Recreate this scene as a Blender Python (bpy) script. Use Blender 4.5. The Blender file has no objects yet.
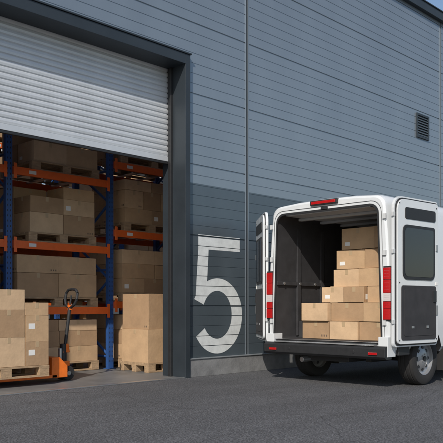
import bpy, bmesh, math, random
from mathutils import Vector, Matrix
random.seed(7)
scene=bpy.context.scene
# ---------------------------------------------------------------- materials
def mat(name,col,rough=.6,metal=0.0,nscale=None,namt=.15,bump=0.0,bscale=60,spec=.5,stretch=None,coat=0.0,dist=.01):
    m=bpy.data.materials.new(name); m.use_nodes=True
    nt=m.node_tree; b=nt.nodes["Principled BSDF"]
    b.inputs["Base Color"].default_value=(*col,1); b.inputs["Roughness"].default_value=rough
    b.inputs["Metallic"].default_value=metal; b.inputs["Specular IOR Level"].default_value=spec
    b.inputs["Coat Weight"].default_value=coat
    geo=nt.nodes.new("ShaderNodeNewGeometry")
    src=geo.outputs["Position"]
    if stretch:
        mp=nt.nodes.new("ShaderNodeMapping"); mp.inputs["Scale"].default_value=stretch
        nt.links.new(src,mp.inputs["Vector"]); src=mp.outputs["Vector"]
    if nscale:
        n=nt.nodes.new("ShaderNodeTexNoise"); n.inputs["Scale"].default_value=nscale; n.inputs["Detail"].default_value=6
        n.inputs["Roughness"].default_value=.65
        nt.links.new(src,n.inputs["Vector"])
        r=nt.nodes.new("ShaderNodeValToRGB")
        r.color_ramp.elements[0].position=.3; r.color_ramp.elements[1].position=.72
        r.color_ramp.elements[0].color=(*[c*(1-namt) for c in col],1)
        r.color_ramp.elements[1].color=(*[min(1,c*(1+namt)) for c in col],1)
        nt.links.new(n.outputs["Fac"],r.inputs["Fac"]); nt.links.new(r.outputs["Color"],b.inputs["Base Color"])
        mr=nt.nodes.new("ShaderNodeMapRange"); mr.inputs["To Min"].default_value=max(0,rough-.08); mr.inputs["To Max"].default_value=min(1,rough+.1)
        nt.links.new(n.outputs["Fac"],mr.inputs["Value"]); nt.links.new(mr.outputs["Result"],b.inputs["Roughness"])
    if bump:
        n2=nt.nodes.new("ShaderNodeTexNoise"); n2.inputs["Scale"].default_value=bscale; n2.inputs["Detail"].default_value=4
        nt.links.new(geo.outputs["Position"],n2.inputs["Vector"])
        bp=nt.nodes.new("ShaderNodeBump"); bp.inputs["Strength"].default_value=bump; bp.inputs["Distance"].default_value=dist
        nt.links.new(n2.outputs["Fac"],bp.inputs["Height"]); nt.links.new(bp.outputs["Normal"],b.inputs["Normal"])
    return m
M={}
M['clad']=mat('cladding_bluegrey',(.265,.31,.35),.30,.5,.8,.06,.12,.9,stretch=(1.6,1,.5),dist=.02)
M['clad_dark']=mat('cladding_joint',(.05,.06,.07),.5,.2)
M['clad_low']=mat('cladding_lower',(.115,.145,.168),.32,.5,.9,.09,.12,.9,stretch=(1.6,1,.5),dist=.02)
M['frame']=mat('door_frame_anthracite',(.032,.042,.052),.45,.2,2,.15)
M['shutter']=mat('shutter_aluminium',(.58,.61,.64),.42,.3,1.5,.07,.1,3,stretch=(2,1,.6))
M['plinth']=mat('concrete_plinth',(.19,.195,.20),.8,0,4,.28,.3,40)
M['flash']=mat('flashing_metal',(.30,.33,.35),.4,.4)
M['paintw']=mat('white_paint',(.60,.63,.63),.6,0,9,.14)
M['inwall']=mat('interior_wall',(.55,.55,.54),.8,0,2,.05)
M['floor']=mat('interior_concrete',(.15,.15,.148),.5,0,2,.25,.05,30)
M['blue']=mat('rack_blue',(.028,.085,.26),.45,0,10,.1)
M['orange']=mat('rack_orange',(.75,.13,.02),.45,0,10,.08)
M['wood']=mat('pallet_wood',(.36,.25,.15),.8,0,9,.3,.3,60,stretch=(1,4,4))
M['card1']=mat('cardboard_a',(.46,.31,.18),.85,0,5,.12,.25,25)
M['card2']=mat('cardboard_b',(.36,.235,.135),.85,0,5,.12,.25,25)
M['card3']=mat('cardboard_c',(.54,.38,.235),.85,0,5,.12,.25,25)
M['tape']=mat('packing_tape',(.42,.31,.19),.3)
M['ink']=mat('carton_print',(.14,.10,.07),.8)
M['label']=mat('paper_label',(.70,.70,.68),.7)
M['white']=mat('van_white_paint',(.62,.65,.67),.25,0,2,.04,coat=.6)
M['whitein']=mat('van_inner_paint',(.50,.52,.53),.4)
M['liner']=mat('van_liner',(.030,.030,.033),.75,0,6,.25)
M['black']=mat('black_plastic',(.018,.019,.021),.5,0,20,.15)
M['glass']=mat('dark_glass',(.012,.015,.02),.06,0,spec=.8)
M['rubber']=mat('tyre_rubber',(.02,.02,.021),.85,0,30,.2)
M['rim']=mat('wheel_rim',(.36,.37,.385),.38,.6,12,.12)
M['red']=mat('lamp_red',(.42,.010,.012),.1,0,spec=.8,coat=1)
M['clear']=mat('lamp_clear',(.55,.50,.50),.1,coat=1)
M['steel']=mat('steel',(.45,.46,.47),.35,.8)
M['jack']=mat('jack_orange',(.78,.17,.02),.4,0,15,.12)

def asphalt():
    m=bpy.data.materials.new('asphalt'); m.use_nodes=True; nt=m.node_tree; b=nt.nodes["Principled BSDF"]
    geo=nt.nodes.new("ShaderNodeNewGeometry"); L=nt.links.new
    def noise(s,d=5,r=.6,stretch=None):
        n=nt.nodes.new("ShaderNodeTexNoise"); n.inputs["Scale"].default_value=s; n.inputs["Detail"].default_value=d; n.inputs["Roughness"].default_value=r
        if stretch:
            mp=nt.nodes.new("ShaderNodeMapping"); mp.inputs["Scale"].default_value=stretch; mp.inputs["Rotation"].default_value=(0,0,.12)
            L(geo.outputs["Position"],mp.inputs["Vector"]); L(mp.outputs["Vector"],n.inputs["Vector"])
        else: L(geo.outputs["Position"],n.inputs["Vector"])
        return n
    big=noise(.35,4); mid=noise(3,5,.7); fine=noise(70,2,.6); streak=noise(1,4,.6,(.10,2.2,1))
    def ramp(o,p0,c0,p1,c1):
        r=nt.nodes.new("ShaderNodeValToRGB"); e=r.color_ramp.elements
        e[0].position=p0; e[1].position=p1; e[0].color=(c0,c0,c0,1); e[1].color=(c1,c1,c1,1); L(o,r.inputs["Fac"]); return r
    a=ramp(big.outputs["Fac"],.35,.86,.68,1.1); c=ramp(mid.outputs["Fac"],.3,.9,.7,1.08)
    f=ramp(fine.outputs["Fac"],.40,.55,.62,1.45)
    st=ramp(streak.outputs["Fac"],.35,.88,.6,1.05)
    # individual aggregate stones
    vo=nt.nodes.new("ShaderNodeTexVoronoi"); vo.inputs["Scale"].default_value=85; L(geo.outputs["Position"],vo.inputs["Vector"])
    sp=nt.nodes.new("ShaderNodeSeparateColor"); L(vo.outputs["Color"],sp.inputs[0])
    ag=ramp(sp.outputs[0],.0,.62,1.0,1.42)
    vn=nt.nodes.new("ShaderNodeTexVoronoi"); vn.feature='DISTANCE_TO_EDGE'; vn.inputs["Scale"].default_value=.38
    wob=nt.nodes.new("ShaderNodeMix"); wob.data_type='VECTOR'; wob.inputs[0].default_value=.16
    wn=noise(1.6,5,.7); L(geo.outputs["Position"],wob.inputs[4]); L(wn.outputs["Color"],wob.inputs[5]); L(wob.outputs[1],vn.inputs["Vector"])
    cr=ramp(vn.outputs["Distance"],.0,.6,.004,1)
    def mul(x,y):
        mx=nt.nodes.new("ShaderNodeMix"); mx.data_type='RGBA'; mx.blend_type='MULTIPLY'; mx.inputs[0].default_value=1
        L(x,mx.inputs[6]); L(y,mx.inputs[7]); return mx.outputs[2]
    o=a.outputs[0]
    for q in (c,f,st,cr,ag): o=mul(o,q.outputs[0])
    base=nt.nodes.new("ShaderNodeRGB"); base.outputs[0].default_value=(.090,.092,.098,1)
    L(mul(o,base.outputs[0]),b.inputs["Base Color"])
    b.inputs["Roughness"].default_value=.78
    bp=nt.nodes.new("ShaderNodeBump"); bp.inputs["Strength"].default_value=.9; bp.inputs["Distance"].default_value=.012
    L(fine.outputs["Fac"],bp.inputs["Height"]); L(bp.outputs["Normal"],b.inputs["Normal"])
    return m
M['asphalt']=asphalt()

# ---------------------------------------------------------------- builder
def empty(name,loc=(0,0,0)):
    e=bpy.data.objects.new(name,None); e.location=loc; scene.collection.objects.link(e); return e
class B:
    def __init__(s,*mats): s.bm=bmesh.new(); s.m=list(mats)
    def mi(s,k):
        if k not in s.m: s.m.append(k)
        return s.m.index(k)
    def box(s,x0,x1,y0,y1,z0,z1,m,rz=0,piv=None,mtx=None):
        vs=[Vector((x,y,z)) for x in (x0,x1) for y in (y0,y1) for z in (z0,z1)]
        if rz:
            p=Vector(piv) if piv else Vector(((x0+x1)/2,(y0+y1)/2,0)); R=Matrix.Rotation(rz,4,'Z')
            vs=[R@(v-p)+p for v in vs]
        if mtx: vs=[mtx@v for v in vs]
        v=[s.bm.verts.new(c) for c in vs]
        for f in ((0,1,3,2),(4,6,7,5),(0,4,5,1),(2,3,7,6),(0,2,6,4),(1,5,7,3)):
            s.bm.faces.new([v[i] for i in f]).material_index=s.mi(m)
    def cyl(s,p0,p1,r,m,seg=16,r2=None):
        p0=Vector(p0);p1=Vector(p1);d=(p1-p0).normalized()
        a=d.orthogonal().normalized();b=d.cross(a); r2=r if r2 is None else r2
        A=[];C=[]
        for i in range(seg):
            t=2*math.pi*i/seg;o=a*math.cos(t)+b*math.sin(t)
            A.append(s.bm.verts.new(p0+o*r));C.append(s.bm.verts.new(p1+o*r2))
        k=s.mi(m)
        for i in range(seg):
            s.bm.faces.new((A[i],A[(i+1)%seg],C[(i+1)%seg],C[i])).material_index=k
        s.bm.faces.new(A[::-1]).material_index=k; s.bm.faces.new(C).material_index=k
    def tube(s,pts,r,m,seg=10):
        for a,b in zip(pts,pts[1:]): s.cyl(a,b,r,m,seg)
    def prism(s,pts,vec,m):
        vec=Vector(vec);A=[s.bm.verts.new(Vector(p)) for p in pts];C=[s.bm.verts.new(Vector(p)+vec) for p in pts];k=s.mi(m);n=len(pts)
        for i in range(n): s.bm.faces.new((A[i],A[(i+1)%n],C[(i+1)%n],C[i])).material_index=k
        s.bm.faces.new(A[::-1]).material_index=k; s.bm.faces.new(C).material_index=k
    def lathe(s,c,prof,m,seg=40):
        c=Vector(c);rings=[]
        for r,y in prof:
            rings.append([s.bm.verts.new(c+Vector((r*math.cos(2*math.pi*i/seg),y,r*math.sin(2*math.pi*i/seg)))) for i in range(seg)])
        k=s.mi(m)
        for A,C in zip(rings,rings[1:]):
            for i in range(seg): s.bm.faces.new((A[i],A[(i+1)%seg],C[(i+1)%seg],C[i])).material_index=k
        return rings
    def quad(s,pts,m): s.bm.faces.new([s.bm.verts.new(Vector(p)) for p in pts]).material_index=s.mi(m)
    def obj(s,name,parent=None,bevel=0,smooth=False,seg=2):
        bm=s.bm; bmesh.ops.recalc_face_normals(bm,faces=bm.faces)
        if smooth:
            for f in bm.faces: f.smooth=True
            for e in bm.edges:
                e.smooth = len(e.link_faces)==2 and e.calc_face_angle(9)<math.radians(35)
        me=bpy.data.meshes.new(name); bm.to_mesh(me); bm.free()
        for k in s.m: me.materials.append(M[k])
        o=bpy.data.objects.new(name,me); scene.collection.objects.link(o)
        if bevel:
            md=o.modifiers.new('bev','BEVEL'); md.width=bevel; md.segments=seg; md.limit_method='ANGLE'; md.harden_normals=False
        if parent: o.parent=parent
        return o

# ---------------------------------------------------------------- ground
b=B(); b.quad([(-400,-400,0),(400,-400,0),(400,400,0),(-400,400,0)],'asphalt'); b.obj('asphalt_ground')

# ---------------------------------------------------------------- warehouse
W=empty('warehouse')
ROOF=7.30
SEAMS=[-10.5,-4.3,1.95,8.19,14.43,20.67,26.9]
def grooves(z0,z1):
    z=math.ceil(z0/.145+.2)*.145; g=[]
    while z<z1-.02:
        w,d=(.011,.014) if round(z/.145)%7==0 else (.0065,.0055)
        if z1<3 and round(z/.145)%7: w,d=.0045,.004
        g.append((z,w,d)); z+=.145
    return g
def clad(b,x0,x1,z0,z1,mk):
    pts=[(0.0,z0)]
    for z,w,d in grooves(z0,z1): pts+=[(0,z-w),(d,z-w*.5),(d,z+w*.5),(0,z+w)]
    pts.append((0,z1))
    for (ya,za),(yb,zb) in zip(pts,pts[1:]):
        b.quad([(x0,ya,za),(x1,ya,za),(x1,yb,zb),(x0,yb,zb)],mk)
JX=6.93
b=B()
edges=[-16]+SEAMS+[33]
for a,c in zip(edges,edges[1:]):
    a2,c2=a+.035,c-.035
    if a2<2.75 and c2>JX: segs=[(a2,2.75,.27),(2.75,JX,4.56),(JX,c2,.27)]
    elif a2<2.75<c2: segs=[(a2,2.75,.27),(2.75,c2,4.56)]
    else: segs=[(a2,c2,.27)]
    for s0,s1,zz in segs:
        if zz<1:
            clad(b,s0,s1,zz,2.78,'clad_low'); clad(b,s0,s1,2.78,ROOF,'clad')
        else: clad(b,s0,s1,zz,ROOF,'clad')
b.obj('cladding',W)
b=B()
for s in SEAMS:
    if 2.68<s<7: continue
    b.box(s-.045,s+.045,.001,.06,.27,ROOF,'clad_dark')
    b.box(s-.036,s-.024,-.008,.02,.27,ROOF,'clad'); b.box(s+.024,s+.036,-.008,.02,.27,ROOF,'clad')
b.obj('panel_seams',W)
b=B()
b.box(-16,2.75,.03,.22,0,ROOF,'inwall'); b.box(JX,33,.03,.22,0,ROOF,'inwall'); b.box(2.75,JX,.03,.22,4.56,ROOF,'inwall')
b.box(-16,-15.8,.22,30,0,ROOF,'inwall'); b.box(32.8,33,.22,30,0,ROOF,'inwall'); b.box(-16,33,30,30.2,0,ROOF,'inwall')
b.obj('wall_core',W)
b=B()
b.box(-16.05,2.74,-.045,.03,0,.25,'plinth'); b.box(JX+.01,33.05,-.045,.03,0,.25,'plinth')
b.box(-16.05,2.74,-.06,.03,.252,.268,'flash'); b.box(JX+.01,33.05,-.06,.03,.252,.268,'flash')
b.obj('plinth',W,.004)
b=B()
b.box(-16.1,33.1,-.09,.25,ROOF-.12,ROOF+.05,'frame'); b.box(-16.1,33.1,-.11,.27,ROOF+.052,ROOF+.075,'frame')
b.obj('parapet_trim',W,.005)
b=B() # unseen roof; open strips added to let daylight brighten the interior
for y0,y1 in ((2.3,4.0),(5.6,8.5),(10.5,15),(18,21),(24,30)): b.box(-16,33,y0,y1,ROOF-.25,ROOF-.14,'inwall')
for y0,y1 in ((.25,2.3),(4.0,5.6),(8.5,10.5),(15,18),(21,24)):
    for x in range(-16,33,6): b.box(x,x+1.2,y0,y1,ROOF-.25,ROOF-.14,'inwall')
b.obj('roof',W)
b=B()
b.box(6.84,JX,-.07,.42,0,4.56,'frame'); b.box(2.75,2.84,-.07,.42,0,4.56,'frame'); b.box(2.84,6.84,-.07,.42,4.42,4.56,'frame')
b.box(2.72,JX+.02,-.085,-.02,4.563,4.585,'frame')
b.box(6.80,6.838,.20,.26,0,4.42,'black'); b.box(2.842,2.88,.20,.26,0,4.42,'black')
b.obj('door_frame',W,.004)
b=B()
z=3.16
while z<4.6:
    prof=[(.300,z),(.288,z+.012),(.284,z+.038),(.288,z+.064),(.300,z+.076)]
    for (ya,za),(yb,zb) in zip(prof,prof[1:]): b.quad([(2.86,ya,za),(6.82,ya,za),(6.82,yb,zb),(2.86,yb,zb)],'shutter')
    z+=.076
b.quad([(2.86,.31,3.1),(6.82,.31,3.1),(6.82,.31,4.7),(2.86,.31,4.7)],'shutter')
b.obj('shutter_slats',W,smooth=False)
b=B(); b.box(2.86,6.82,.265,.315,3.085,3.158,'shutter'); b.box(2.86,6.82,.27,.31,3.05,3.084,'black'); b.obj('shutter_bottom_bar',W,.004)
b=B(); b.quad([(-15.8,.02,.006),(32.8,.02,.006),(32.8,30,.006),(-15.8,30,.006)],'floor'); 
b.obj('interior_floor',W)
b=B(); b.box(2.84,6.84,-.05,.03,.001,.012,'steel'); b.obj('door_threshold',W,.002)
b=B(); b.box(13.39,13.43,-.03,.0,4.52,5.02,'frame'); b.box(13.86,13.90,-.03,.0,4.52,5.02,'frame'); b.box(13.43,13.86,-.03,0,4.52,4.56,'frame'); b.box(13.43,13.86,-.03,0,4.98,5.02,'frame')
b.box(13.43,13.86,-.004,-.002,4.56,4.98,'black')
for i in range(8):
    z=4.57+i*.052; b.prism([(13.43,-.005,z+.04),(13.43,-.026,z),(13.43,-.022,z-.003),(13.43,-.003,z+.034)],(.43,0,0),'clad_low')
b.obj('louvre_vent',W)
b=B(); OX,OZ=7.05,.31
def band(L,R,yy):
    for (a,c),(d,e) in zip(zip(L,R),zip(L[1:],R[1:])):
        b.quad([(OX+p[0],yy,OZ+p[1]) for p in (a,d,e,c)],'paintw')
band([(.10,1.74),(.98,1.74)],[(.10,1.53),(.98,1.53)],-.002)
b.quad([(OX+p[0],-.002,OZ+p[1]) for p in ((.10,1.53),(.31,1.53),(.275,1.02),(.045,.80))],'paintw')
out=[];inn=[]
for i in range(49):
    t=math.radians(155-i*(155+147)/48)
    out.append((.50+.53*math.cos(t),.575+(.575 if math.sin(t)<0 else .54)*math.sin(t)))
    inn.append((.49+.31*math.cos(t),.575+.355*math.sin(t)))
band(out,inn,-.0032)
for z,w,d in grooves(.27,2.78):
    for zz in (z-w,z+w):
        g=b.bm.verts[:]+b.bm.edges[:]+b.bm.faces[:]
        bmesh.ops.bisect_plane(b.bm,geom=g,plane_co=(0,0,zz),plane_no=(0,0,1))
    kill=[f for f in b.bm.faces if abs(f.calc_center_median().z-z)<w*.9]
    bmesh.ops.delete(b.bm,geom=kill,context='FACES')
b.obj('painted_number_5',W)

# ---------------------------------------------------------------- racks and pallets
cards=['card1','card2','card3']
def carton(b,x0,x1,y0,y1,z0,z1,rz=0,lab=True,face='y'):
    c=random.choice(cards); piv=((x0+x1)/2,(y0+y1)/2,0)
    b.box(x0,x1,y0,y1,z0,z1,c,rz,piv)
    h=z1-z0
    if lab:
        xm=(x0+x1)/2; ym=(y0+y1)/2; e=.0015
        b.box(xm-.025,xm+.025,y0-e,y1+e,z1-.07,z1+e,'tape',rz,piv)
        b.box(x0-e,x0+.004,ym-.025,ym+.025,z1-.07,z1-.002,'tape',rz,piv)
        if random.random()<.18 and h>.2:
            b.box(x0+.04,x0+.13,y0-e,y0+.003,z1-.17,z1-.10,'label',rz,piv)
        if random.random()<.18 and h>.2:
            b.box(x0-e,x0+.003,y1-.13,y1-.05,z0+.05,z0+.10,'label',rz,piv)
        if random.random()<.2 and h>.2:
            for q in range(random.choice((2,3))):
                xx=x1-.055-q*.04; b.box(xx,xx+.022,y0-e,y0+.003,z0+.03,z0+.058,'ink',rz,piv)
                yy=y0+.035+q*.04; b.box(x0-e,x0+.003,yy,yy+.022,z0+.03,z0+.058,'ink',rz,piv)
def pallet(b,x0,y0,z,w=1.2,d=.8,m='wood'):
    for i in range(3):
        yy=y0+i*(d-.1)/2; b.box(x0,x0+w,yy,yy+.1,z,z+.022,m)
        for j in range(3):
            xx=x0+j*(w-.145)/2; b.box(xx+.001,xx+.144,yy+.001,yy+.099,z+.022,z+.1,m)
    for j in range(3):
        xx=x0+j*(w-.145)/2; b.box(xx,xx+.145,y0,y0+d,z+.1,z+.122,m)
    n=7
    for i in range(n):
        yy=y0+i*(d-.1)/(n-1); b.box(x0,x0+w,yy,yy+.098,z+.122,z+.144,m)
def load(b,x0,y0,z,w,d,h):
    zz=z
    while zz<z+h-.1:
        rh=random.choice([.24,.3,.36,.42]); 
        if zz+rh>z+h: rh=z+h-zz
        nx=random.choice([2,2,3]) if w>1 else 2
        ny=2
        for i in range(nx):
            for j in range(ny):
                if zz+rh>=z+h-.02 and random.random()<.2: continue
                g=.006; jx=random.uniform(-.008,.008)
                carton(b,x0+i*w/nx+g+jx,x0+(i+1)*w/nx-g+jx,y0+j*d/ny+g,y0+(j+1)*d/ny-g,zz+.001,zz+rh-random.uniform(.0,.004),random.uniform(-.015,.015))
        zz+=rh
FR=[1.6,3.4,5.2,7.0,8.8,10.6,12.4]
def rack(y0,lv,name,flip=0):
    R=empty(name); b=B(); y1=y0+.95; H=5.4
    for x in FR:
        for y in (y0,y1):
            b.box(x-.05,x+.05,y,y+.012,.01,H,'blue'); b.box(x-.05,x-.038,y+.012,y+.07,.01,H,'blue'); b.box(x+.038,x+.05,y+.012,y+.07,.01,H,'blue')
            b.box(x-.08,x+.08,y-.03,y+.11,.008,.016,'blue')
            if y==y0:
                zz=.12
                while zz<H-.1:
                    for s in (-.022,.022): b.box(x+s-.006,x+s+.006,y-.001,y+.002,zz,zz+.028,'black')
                    zz+=.075
        z=.2;k=0
        while z<H-.6:
            ya,yb=(y0+.04,y1+.03) if k%2==0 else (y1+.03,y0+.04)
            b.cyl((x,ya,z),(x,yb,z+.62),.022,'blue',8); z+=.62;k+=1
        for z in (.2,1.6,3.2,4.8): b.cyl((x,y0+.04,z),(x,y1+.03,z),.022,'blue',8)
    b.obj('upright_frames',R)
    b=B()
    for i,(xa,xb) in enumerate(zip(FR,FR[1:])):
        for z in lv(i):
            for y in (y0-.035,y1+.06):
                b.box(xa+.055,xb-.055,y,y+.045,z-.11,z,'orange')
            for s in (xa+.052,xb-.1): b.box(s,s+.048,y0-.045,y0-.036,z-.17,z+.05,'orange')
            b.box(xa+.3,xa+.42,y0-.037,y0-.033,z-.08,z-.03,'label')
            for q in range(1,4):
                xx=xa+q*(xb-xa)/4; b.box(xx-.03,xx+.03,y0+.01,y1+.06,z-.03,z-.002,'steel')
    b.obj('beams',R,.004)
    for i,(xa,xb) in enumerate(zip(FR,FR[1:])):
        for z in [0.01]+list(lv(i)):
            nz=[q for q in lv(i) if q>z]; top=(nz[0]-.12 if nz else z+1.25)
            b=B(); w=random.choice([1.2,1.3,1.45]); x=xa+(xb-xa-w)/2+random.uniform(-.08,.08)
            pallet(b,x,y0+.0,z+.001,w,.95)
            load(b,x+.02,y0+.01,z+.146,w-.04,.93,min(top-z-.22,random.uniform(.68,.85)))
            b.obj('loaded_pallet',None,.003,seg=1)
LA=(1.0,1.96,3.02,4.1); LB=(1.09,2.25,3.35,4.4)
rack(1.87,lambda i: LA if i<3 else LB,'pallet_rack')
rack(6.2,lambda i: LB,'pallet_rack')
b=B(); pallet(b,6.93,.85,.008,.8,.7)
carton(b,6.93,7.7,.86,1.5,.153,.66); carton(b,6.95,7.7,.87,1.5,.661,1.2)
b.obj('loaded_pallet',None,.004)

# ---------------------------------------------------------------- pallet truck with load
J=empty('pallet_truck')
b=B()
for y in (.66,.98):
    b.box(3.95,5.22,y,y+.16,.07,.115,'jack'); b.prism([(3.95,y,.07),(3.95,y,.115),(3.83,y,.085),(3.83,y,.07)],(0,.16,0),'jack')
    b.cyl((4.1,y+.03,.045),(4.1,y+.13,.045),.038,'rubber',16)
b.prism([(5.14,.66,.07),(5.38,.66,.07),(5.38,.66,.22),(5.26,.66,.34),(5.14,.66,.34)],(0,.48,0),'jack')
b.box(5.38,5.52,.82,.98,.20,.27,'jack'); b.cyl((5.47,.90,.18),(5.47,.90,.50),.045,'black',18); b.cyl((5.42,.90,.26),(5.42,.90,.44),.03,'steel',14)
b.prism([(5.44,.86,.38),(5.55,.86,.38),(5.53,.86,.50),(5.47,.86,.50)],(0,.08,0),'jack')
b.obj('chassis_and_forks',J,.008)
b=B()
for y in (.83,.97):
    b.lathe((5.49,y,.105),[(.0,-.03),(.05,-.03),(.055,-.025),(.09,-.028),(.098,-.02),(.098,.02),(.09,.028),(.055,.025),(.05,.03),(.0,.03)],'rubber',28)
b.cyl((5.49,.79,.105),(5.49,1.01,.105),.03,'steel',12)
b.obj('steer_wheels',J,smooth=True)
b=B()
b.tube([(5.50,.9,.48),(5.57,.9,.98)],.024,'black',12)
lp=[(5.57,.9,.98),(5.575,.80,1.03),(5.59,.76,1.10),(5.605,.765,1.19),(5.61,.81,1.235),(5.612,.9,1.245),(5.61,.99,1.235),(5.605,1.035,1.19),(5.59,1.04,1.10),(5.575,1.0,1.03),(5.57,.9,.98)]
b.tube(lp,.019,'black',10); b.tube([(5.57,.9,.98),(5.598,.9,1.16)],.013,'black',8)
b.box(5.555,5.595,.87,.93,.96,1.03,'jack')
b.obj('tiller_handle',J,.002)
b=B(); pallet(b,3.80,.5,.118,1.2,.8)
zb=.264
for x0,x1,hs in ((3.8,4.22,(.33,.36,.27)),(4.22,4.66,(.36,.34,.25)),(4.66,5.0,(.30,.33,.16))):
    z=zb
    for h in hs:
        carton(b,x0+.006,x1-.006,.51,.90,z+.001,z+h,random.uniform(-.02,.02)); carton(b,x0+.006,x1-.006,.91,1.29,z+.001,z+h); z+=h
b.obj('loaded_pallet',None,.004)

# ---------------------------------------------------------------- delivery van (heading +X)
VY=-1.98; AX=.88
V=empty('delivery_van',(7.5,VY,0))
def sect(x,hw,hwt,zb,zt,r,crown=.03):
    hw-=.045; hwt-=.035
    pts=[(hw-.05,zb),(hw,zb+.07),(hw+.012,zb+(zt-zb)*.36)]
    zr=zt-r
    pts.append((hw-(hw-hwt)*.45,zb+(zr-zb)*.8))
    for i in range(7):
        t=math.radians(90*i/6); pts.append((hwt-r+r*math.cos(t),zr+r*math.sin(t)))
    pts.append((hwt*.5,zt+crown*.7)); pts.append((0,zt+crown))
    L=[(-y,z) for y,z in pts[-2::-1]]
    return [Vector((x,y,z)) for y,z in pts+L]
S=[sect(0,.965,.89,.44,2.33,.13),sect(.02,.985,.915,.43,2.355,.14),sect(.07,.995,.925,.42,2.37,.15),sect(3.3,.995,.925,.40,2.37,.16),sect(3.65,.995,.90,.40,2.33,.2),
   sect(3.95,.995,.87,.38,2.08,.2),sect(4.52,.995,.86,.36,1.42,.16),sect(4.95,.97,.84,.34,1.2,.18),sect(5.18,.90,.78,.34,.98,.2),sect(5.26,.80,.70,.38,.78,.2)]
KEYS=['white','whitein','liner','glass','black']
b=B(*KEYS); rings=[[b.bm.verts.new(p) for p in s] for s in S]; n=len(rings[0])
for k,(A,C) in enumerate(zip(rings,rings[1:])):
    for i in range(n):
        f=b.bm.faces.new((A[i],A[(i+1)%n],C[(i+1)%n],C[i]))
        f.material_index=3 if (k in (4,5) and 9<=i<=14) else 0
b.bm.faces.new(rings[0]); b.bm.faces.new(rings[-1][::-1])
body=b.obj('body',None)
def cutter(pts,vec,m):
    c=B(*KEYS); c.prism(pts,vec,m); return c.obj('cut',None)
def rr(hb,ht,z0,z1,r,x):
    p=[]
    for cy,cz,a0,hh in ((hb-.05,z0+.05,-90,0),(ht-r,z1-r,0,1)):
        rad=.05 if hh==0 else r
        for i in range(6):
            t=math.radians(a0+90*i/5); p.append((x,cy+rad*math.cos(t),cz+rad*math.sin(t)))
    return p+[(x,-y,z) for _,y,z in p[::-1]]
cuts=[cutter(rr(.845,.795,.55,2.25,.13,-.3),(3.1,0,0),'liner')]
for cx in (AX,4.32):
    for sy in (-1,1):
        pts=[(cx+.42*math.cos(2*math.pi*i/40),sy*.66,.36+.42*math.sin(2*math.pi*i/40)) for i in range(40)]
        cuts.append(cutter(pts,(0,sy*.6,0),'black'))
for c in cuts:
    md=body.modifiers.new('b','BOOLEAN'); md.operation='DIFFERENCE'; md.object=c; md.solver='EXACT'
bpy.context.view_layer.update()
dg=bpy.context.evaluated_depsgraph_get()
me=bpy.data.meshes.new_from_object(body.evaluated_get(dg))
for c in cuts: bpy.data.objects.remove(c)
body.modifiers.clear(); body.data=me
bm=bmesh.new(); bm.from_mesh(me)
for f in bm.faces: f.smooth=True
for e in bm.edges: e.smooth=len(e.link_faces)==2 and e.calc_face_angle(9)<math.radians(28)
bm.to_mesh(me); bm.free()
body.parent=V
b=B()
b.box(.03,2.78,-.66,.66,2.225,2.242,'whitein')
for x in (.35,.85,1.35,1.85,2.35): b.box(x,x+.07,-.70,.70,2.19,2.224,'whitein')
for x in (.45,1.0,1.6,2.2):
    b.box(x,x+.07,.79,.822,.6,2.1,'liner'); b.box(x,x+.07,-.822,-.79,.6,2.1,'liner')
b.box(.01,2.78,-.83,.83,.552,.565,'liner'); b.box(.0,.03,-.83,.83,.566,.572,'steel')
b.box(.48,1.28,.60,.84,.566,.80,'liner'); b.box(.48,1.28,-.84,-.60,.566,.80,'liner')
b.box(.02,2.75,.795,.822,1.30,1.35,'liner')
for x in (.15,.5,.85): b.cyl((x,.78,1.325),(x,.795,1.325),.02,'steel',10)
b.obj('cargo_interior',V,.004)
b=B()
P=rr(.855,.805,.545,2.26,.13,-.008); Q=rr(.83,.78,.56,2.235,.115,-.008); n=len(P)
for i in range(n): b.quad([P[i],P[(i+1)%n],Q[(i+1)%n],Q[i]],'black')
P=rr(.888,.838,.53,2.296,.15,-.004); Q=rr(.882,.832,.535,2.29,.145,-.004)
for i in range(n): b.quad([P[i],P[(i+1)%n],Q[(i+1)%n],Q[i]],'black')
for s in (-1,1):
    for z in (.78,1.62,2.06): b.box(-.022,.0,*sorted((s*.862,s*.905)),z,z+.06,'whitein')
b.box(-.02,0,-.05,.05,2.255,2.285,'black')
b.obj('door_gasket_and_hinges',V)
b=B()
b.prism([(-.10,-.94,.40),(-.10,-.94,.50),(-.07,-.94,.53),(.06,-.94,.53),(.06,-.94,.37),(-.06,-.94,.37)],(0,1.88,0),'black')
b.box(-.09,.03,-.78,.78,.531,.538,'steel')
for s in (-1,1):
    b.box(-.04,.14,s*.88-.065,s*.88+.065,.40,.64,'white'); b.box(-.118,-.10,s*.78-.06,s*.78+.06,.425,.455,'red')
    b.cyl((-.105,s*.5,.45),(-.098,s*.5,.45),.018,'black',14)
    b.box(AX+.46,AX+.475,s*.83-.11,s*.83+.11,.16,.44,'rubber')
b.box(.1,.6,-.3,.3,.30,.38,'black'); b.cyl((.1,.45,.3),(1.0,.45,.3),.035,'steel',12); b.cyl((AX,-.8,.34),(AX,.8,.34),.05,'black',12)
b.box(.3,3.6,-.5,-.42,.30,.40,'black'); b.box(.3,3.6,.42,.5,.30,.40,'black')
b.obj('rear_bumper',V,.012)
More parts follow.
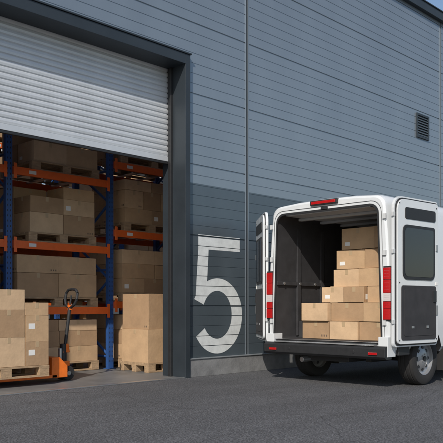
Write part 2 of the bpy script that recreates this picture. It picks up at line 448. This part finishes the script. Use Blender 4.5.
for s,nm in ((-1,'tail_lamp_right'),(1,'tail_lamp_left')):
    b=B()
    y0,y1=sorted((s*.868,s*.966))
    b.box(-.006,.12,y0-.006,y1+.004,.83,1.49,'black')
    for za,zb_,k in ((1.33,1.47,'red'),(1.17,1.325,'red'),(1.07,1.165,'clear'),(.98,1.065,'red'),(.85,.975,'red')):
        b.box(-.022,.10,y0,y1,za,zb_,k)
        for q in range(1,4):
            zz=za+(zb_-za)*q/4; b.box(-.0235,.02,y0+.015,y1-.015,zz-.0025,zz+.0025,k)
    b.obj(nm,V,.008)
b=B(); b.box(-.035,.03,-.21,.21,2.315,2.375,'black'); b.box(-.042,-.034,-.19,.19,2.327,2.363,'red'); b.obj('high_brake_lamp',V,.006)
for nm,cx,s in (('wheel_rear_right',AX,-1),('wheel_rear_left',AX,1),('wheel_front_right',4.32,-1),('wheel_front_left',4.32,1)):
    b=B(); cy=s*.83
    b.lathe((cx,cy,.34),[(.21,-.10),(.235,-.112),(.30,-.115),(.328,-.10),(.338,-.07),(.334,-.066),(.334,-.055),(.34,-.05),(.34,-.01),(.334,-.006),(.334,.006),(.34,.01),(.34,.05),(.334,.055),(.334,.066),(.338,.07),(.328,.10),(.30,.115),(.235,.112),(.21,.10)],'rubber',48)
    for d in (-1,1):
        b.lathe((cx,cy,.34),[(.215,d*.10),(.205,d*.095),(.20,d*.06),(.17,d*.05),(.15,d*.06),(.09,d*.085),(.06,d*.09),(.0,d*.09)],'rim',48)
        for i in range(8):
            t=2*math.pi*i/8; x=cx+.135*math.cos(t); z=.34+.135*math.sin(t)
            b.cyl((x,cy+d*.055,z),(x,cy+d*.071,z),.024,'black',10)
        for i in range(5):
            t=2*math.pi*i/5; x=cx+.055*math.cos(t); z=.34+.055*math.sin(t)
            b.cyl((x,cy+d*.08,z),(x,cy+d*.10,z),.011,'steel',6)
        b.cyl((cx,cy+d*.08,.34),(cx,cy+d*.105,.34),.032,'black',16)
    b.obj(nm,V,smooth=True)
def door(nm,ang,hy,side,w=.94):
    b=B()
    def out(x0,x1,z0,z1,r,rb,v):
        p=[]
        for cx,cz,a,rad in ((x0+rb,z0+rb,180,rb),(x1-rb,z0+rb,270,rb),(x1-.03,z1-.03,0,.03),(x0+r,z1-r,90,r)):
            for i in range(6):
                t=math.radians(a+90*i/5); p.append((cx+rad*math.cos(t),v,cz+rad*math.sin(t)))
        return p
    b.prism(out(.0,w,.52,2.33,.15,.05,-.045),(0,.035,0),'white')
    b.prism(out(.018,w-.018,.538,2.312,.14,.05,-.0099),(0,.010,0),'black')
    b.prism(out(.036,w-.036,.556,2.294,.13,.05,.0003),(0,.022,0),'white')
    b.prism(out(.13,w-.12,1.33,1.99,.08,.08,.0225),(0,.010,0),'black')
    b.prism(out(.165,w-.155,1.365,1.955,.06,.06,.0327),(0,.003,0),'glass')
    b.prism(out(.10,w-.09,.60,1.26,.04,.04,.0225),(0,.009,0),'liner')
    b.prism(out(.15,w-.14,.65,1.21,.03,.03,.0317),(0,.004,0),'liner')
    b.prism(out(.18,w-.10,2.06,2.20,.03,.03,.0225),(0,.008,0),'black')
    b.box(w-.17,w-.10,.032,.045,1.06,1.2,'black')
    for x in (.30,.62): b.box(x,x+.05,.036,.043,.74,.77,'steel')
    b.box(w-.10,w-.05,.0225,.028,1.27,1.31,'label'); b.box(w-.09,w-.055,.0225,.034,.9,1.02,'steel'); b.box(w-.09,w-.055,.0225,.034,1.7,1.78,'steel')
    for x in (.07,w-.07):
        for z in (.6,1.29,2.24): b.cyl((x,.022,z),(x,.026,z),.010,'black',10)
    for z in (.80,1.64,2.08): b.box(-.022,.03,-.03,-.004,z,z+.05,'whitein')
    o=b.obj(nm,V,.006)
    u=Vector((math.cos(ang),math.sin(ang),0)); 
    v=Vector((0,0,1)).cross(u)*side
    mt=Matrix(((u.x,v.x,0,-.01),(u.y,v.y,0,hy),(0,0,1,0),(0,0,0,1)))
    o.matrix_local=mt
    if mt.determinant()<0: o.data.flip_normals()
    return o
door('rear_door_right',math.radians(-4),-1.02,-1)
door('rear_door_left',math.radians(48),1.0,1)
b=B()
for s in (-1,1):
    y0,y1=sorted((s*.94,s*.977))
    for xa,xb in ((.16,.42),(1.34,3.86)): b.box(xa,xb,y0,y1,.41,.60,'black')
    y0,y1=sorted((s*.94,s*.967))
    b.prism([(3.55,y0,1.38),(4.35,y0,1.38),(4.15,y0,1.62),(3.8,y0,2.0),(3.55,y0,2.0)],(0,y1-y0,0),'glass')
    b.cyl((4.3,s*.95,1.45),(4.3,s*1.10,1.5),.02,'black'); b.box(4.22,4.32,*sorted((s*1.08,s*1.28)),1.35,1.72,'black')
    b.box(5.00,5.22,*sorted((s*.56,s*.82)),.84,1.04,'clear')
b.box(5.18,5.30,-.62,.62,.50,.80,'black'); b.box(5.16,5.32,-.82,.82,.32,.50,'black')
b.obj('side_and_front_trim',V,.01)
# ---------------------------------------------------------------- cartons in van
rows=[(7.92,.567,.81,[(-1.28,-1.755),(-1.765,-2.2),(-2.21,-2.78)]),
(7.93,.811,1.06,[(-1.29,-1.75),(-1.76,-2.27),(-2.28,-2.78)]),
(7.98,1.061,1.27,[(-1.60,-1.95),(-1.96,-2.28),(-2.29,-2.78)]),
(8.02,1.271,1.51,[(-1.72,-2.14),(-2.15,-2.76)]),
(8.04,1.511,1.77,[(-1.76,-2.20),(-2.21,-2.75)]),
(8.07,1.771,2.06,[(-1.84,-2.36),(-2.37,-2.74)])]
for X,z0,z1,ys in rows:
    for a,c in ys:
        b=B(); j=random.uniform(-.04,.04)
        carton(b,X+j,X+j+.42,c+.004,a-.004,z0+.001,z1-.001-random.uniform(0,.006),random.uniform(-.05,.05)); b.obj('cardboard_box',None,.005)
for X in (8.57,9.01):
    for z0,z1 in ((.567,.95),(.951,1.3),(1.301,1.62),(1.621,1.9)):
        for a,c in ((-1.30,-1.95),(-1.96,-2.6)):
            if z0>1.3 and a>-1.5: a=-1.62
            b=B(); carton(b,X,X+.42,c,a,z0+.001,z1-.002); b.obj('cardboard_box',None,.004)

# ---------------------------------------------------------------- camera
cam=bpy.data.cameras.new('camera'); co=bpy.data.objects.new('camera',cam); scene.collection.objects.link(co)
cam.lens=58.1; cam.sensor_width=36; cam.shift_y=.193; cam.clip_end=2000
co.location=(0,-7.44,1.0); co.rotation_euler=(math.radians(90),0,-math.radians(45.73)); scene.camera=co
# ---------------------------------------------------------------- light
EL=math.radians(36); AZ=math.radians(-120)   # azimuth from +Y toward +X
d=Vector((math.sin(AZ)*math.cos(EL),math.cos(AZ)*math.cos(EL),math.sin(EL)))
l=bpy.data.lights.new('sun','SUN'); l.energy=4.0; l.angle=math.radians(.5); l.color=(1,.92,.82)
lo=bpy.data.objects.new('sun',l); lo.rotation_euler=d.to_track_quat('Z','Y').to_euler(); lo.location=(0,0,30); scene.collection.objects.link(lo)
w=bpy.data.worlds.new("World"); scene.world=w; w.use_nodes=True; nt=w.node_tree
sk=nt.nodes.new("ShaderNodeTexSky"); sk.sky_type='NISHITA'; sk.sun_disc=False; sk.sun_elevation=EL; sk.sun_rotation=AZ
bg=nt.nodes["Background"]; bg.inputs[1].default_value=.13; nt.links.new(sk.outputs[0],bg.inputs[0])
scene.view_settings.view_transform='Standard'; scene.view_settings.look='None'; scene.view_settings.exposure=0
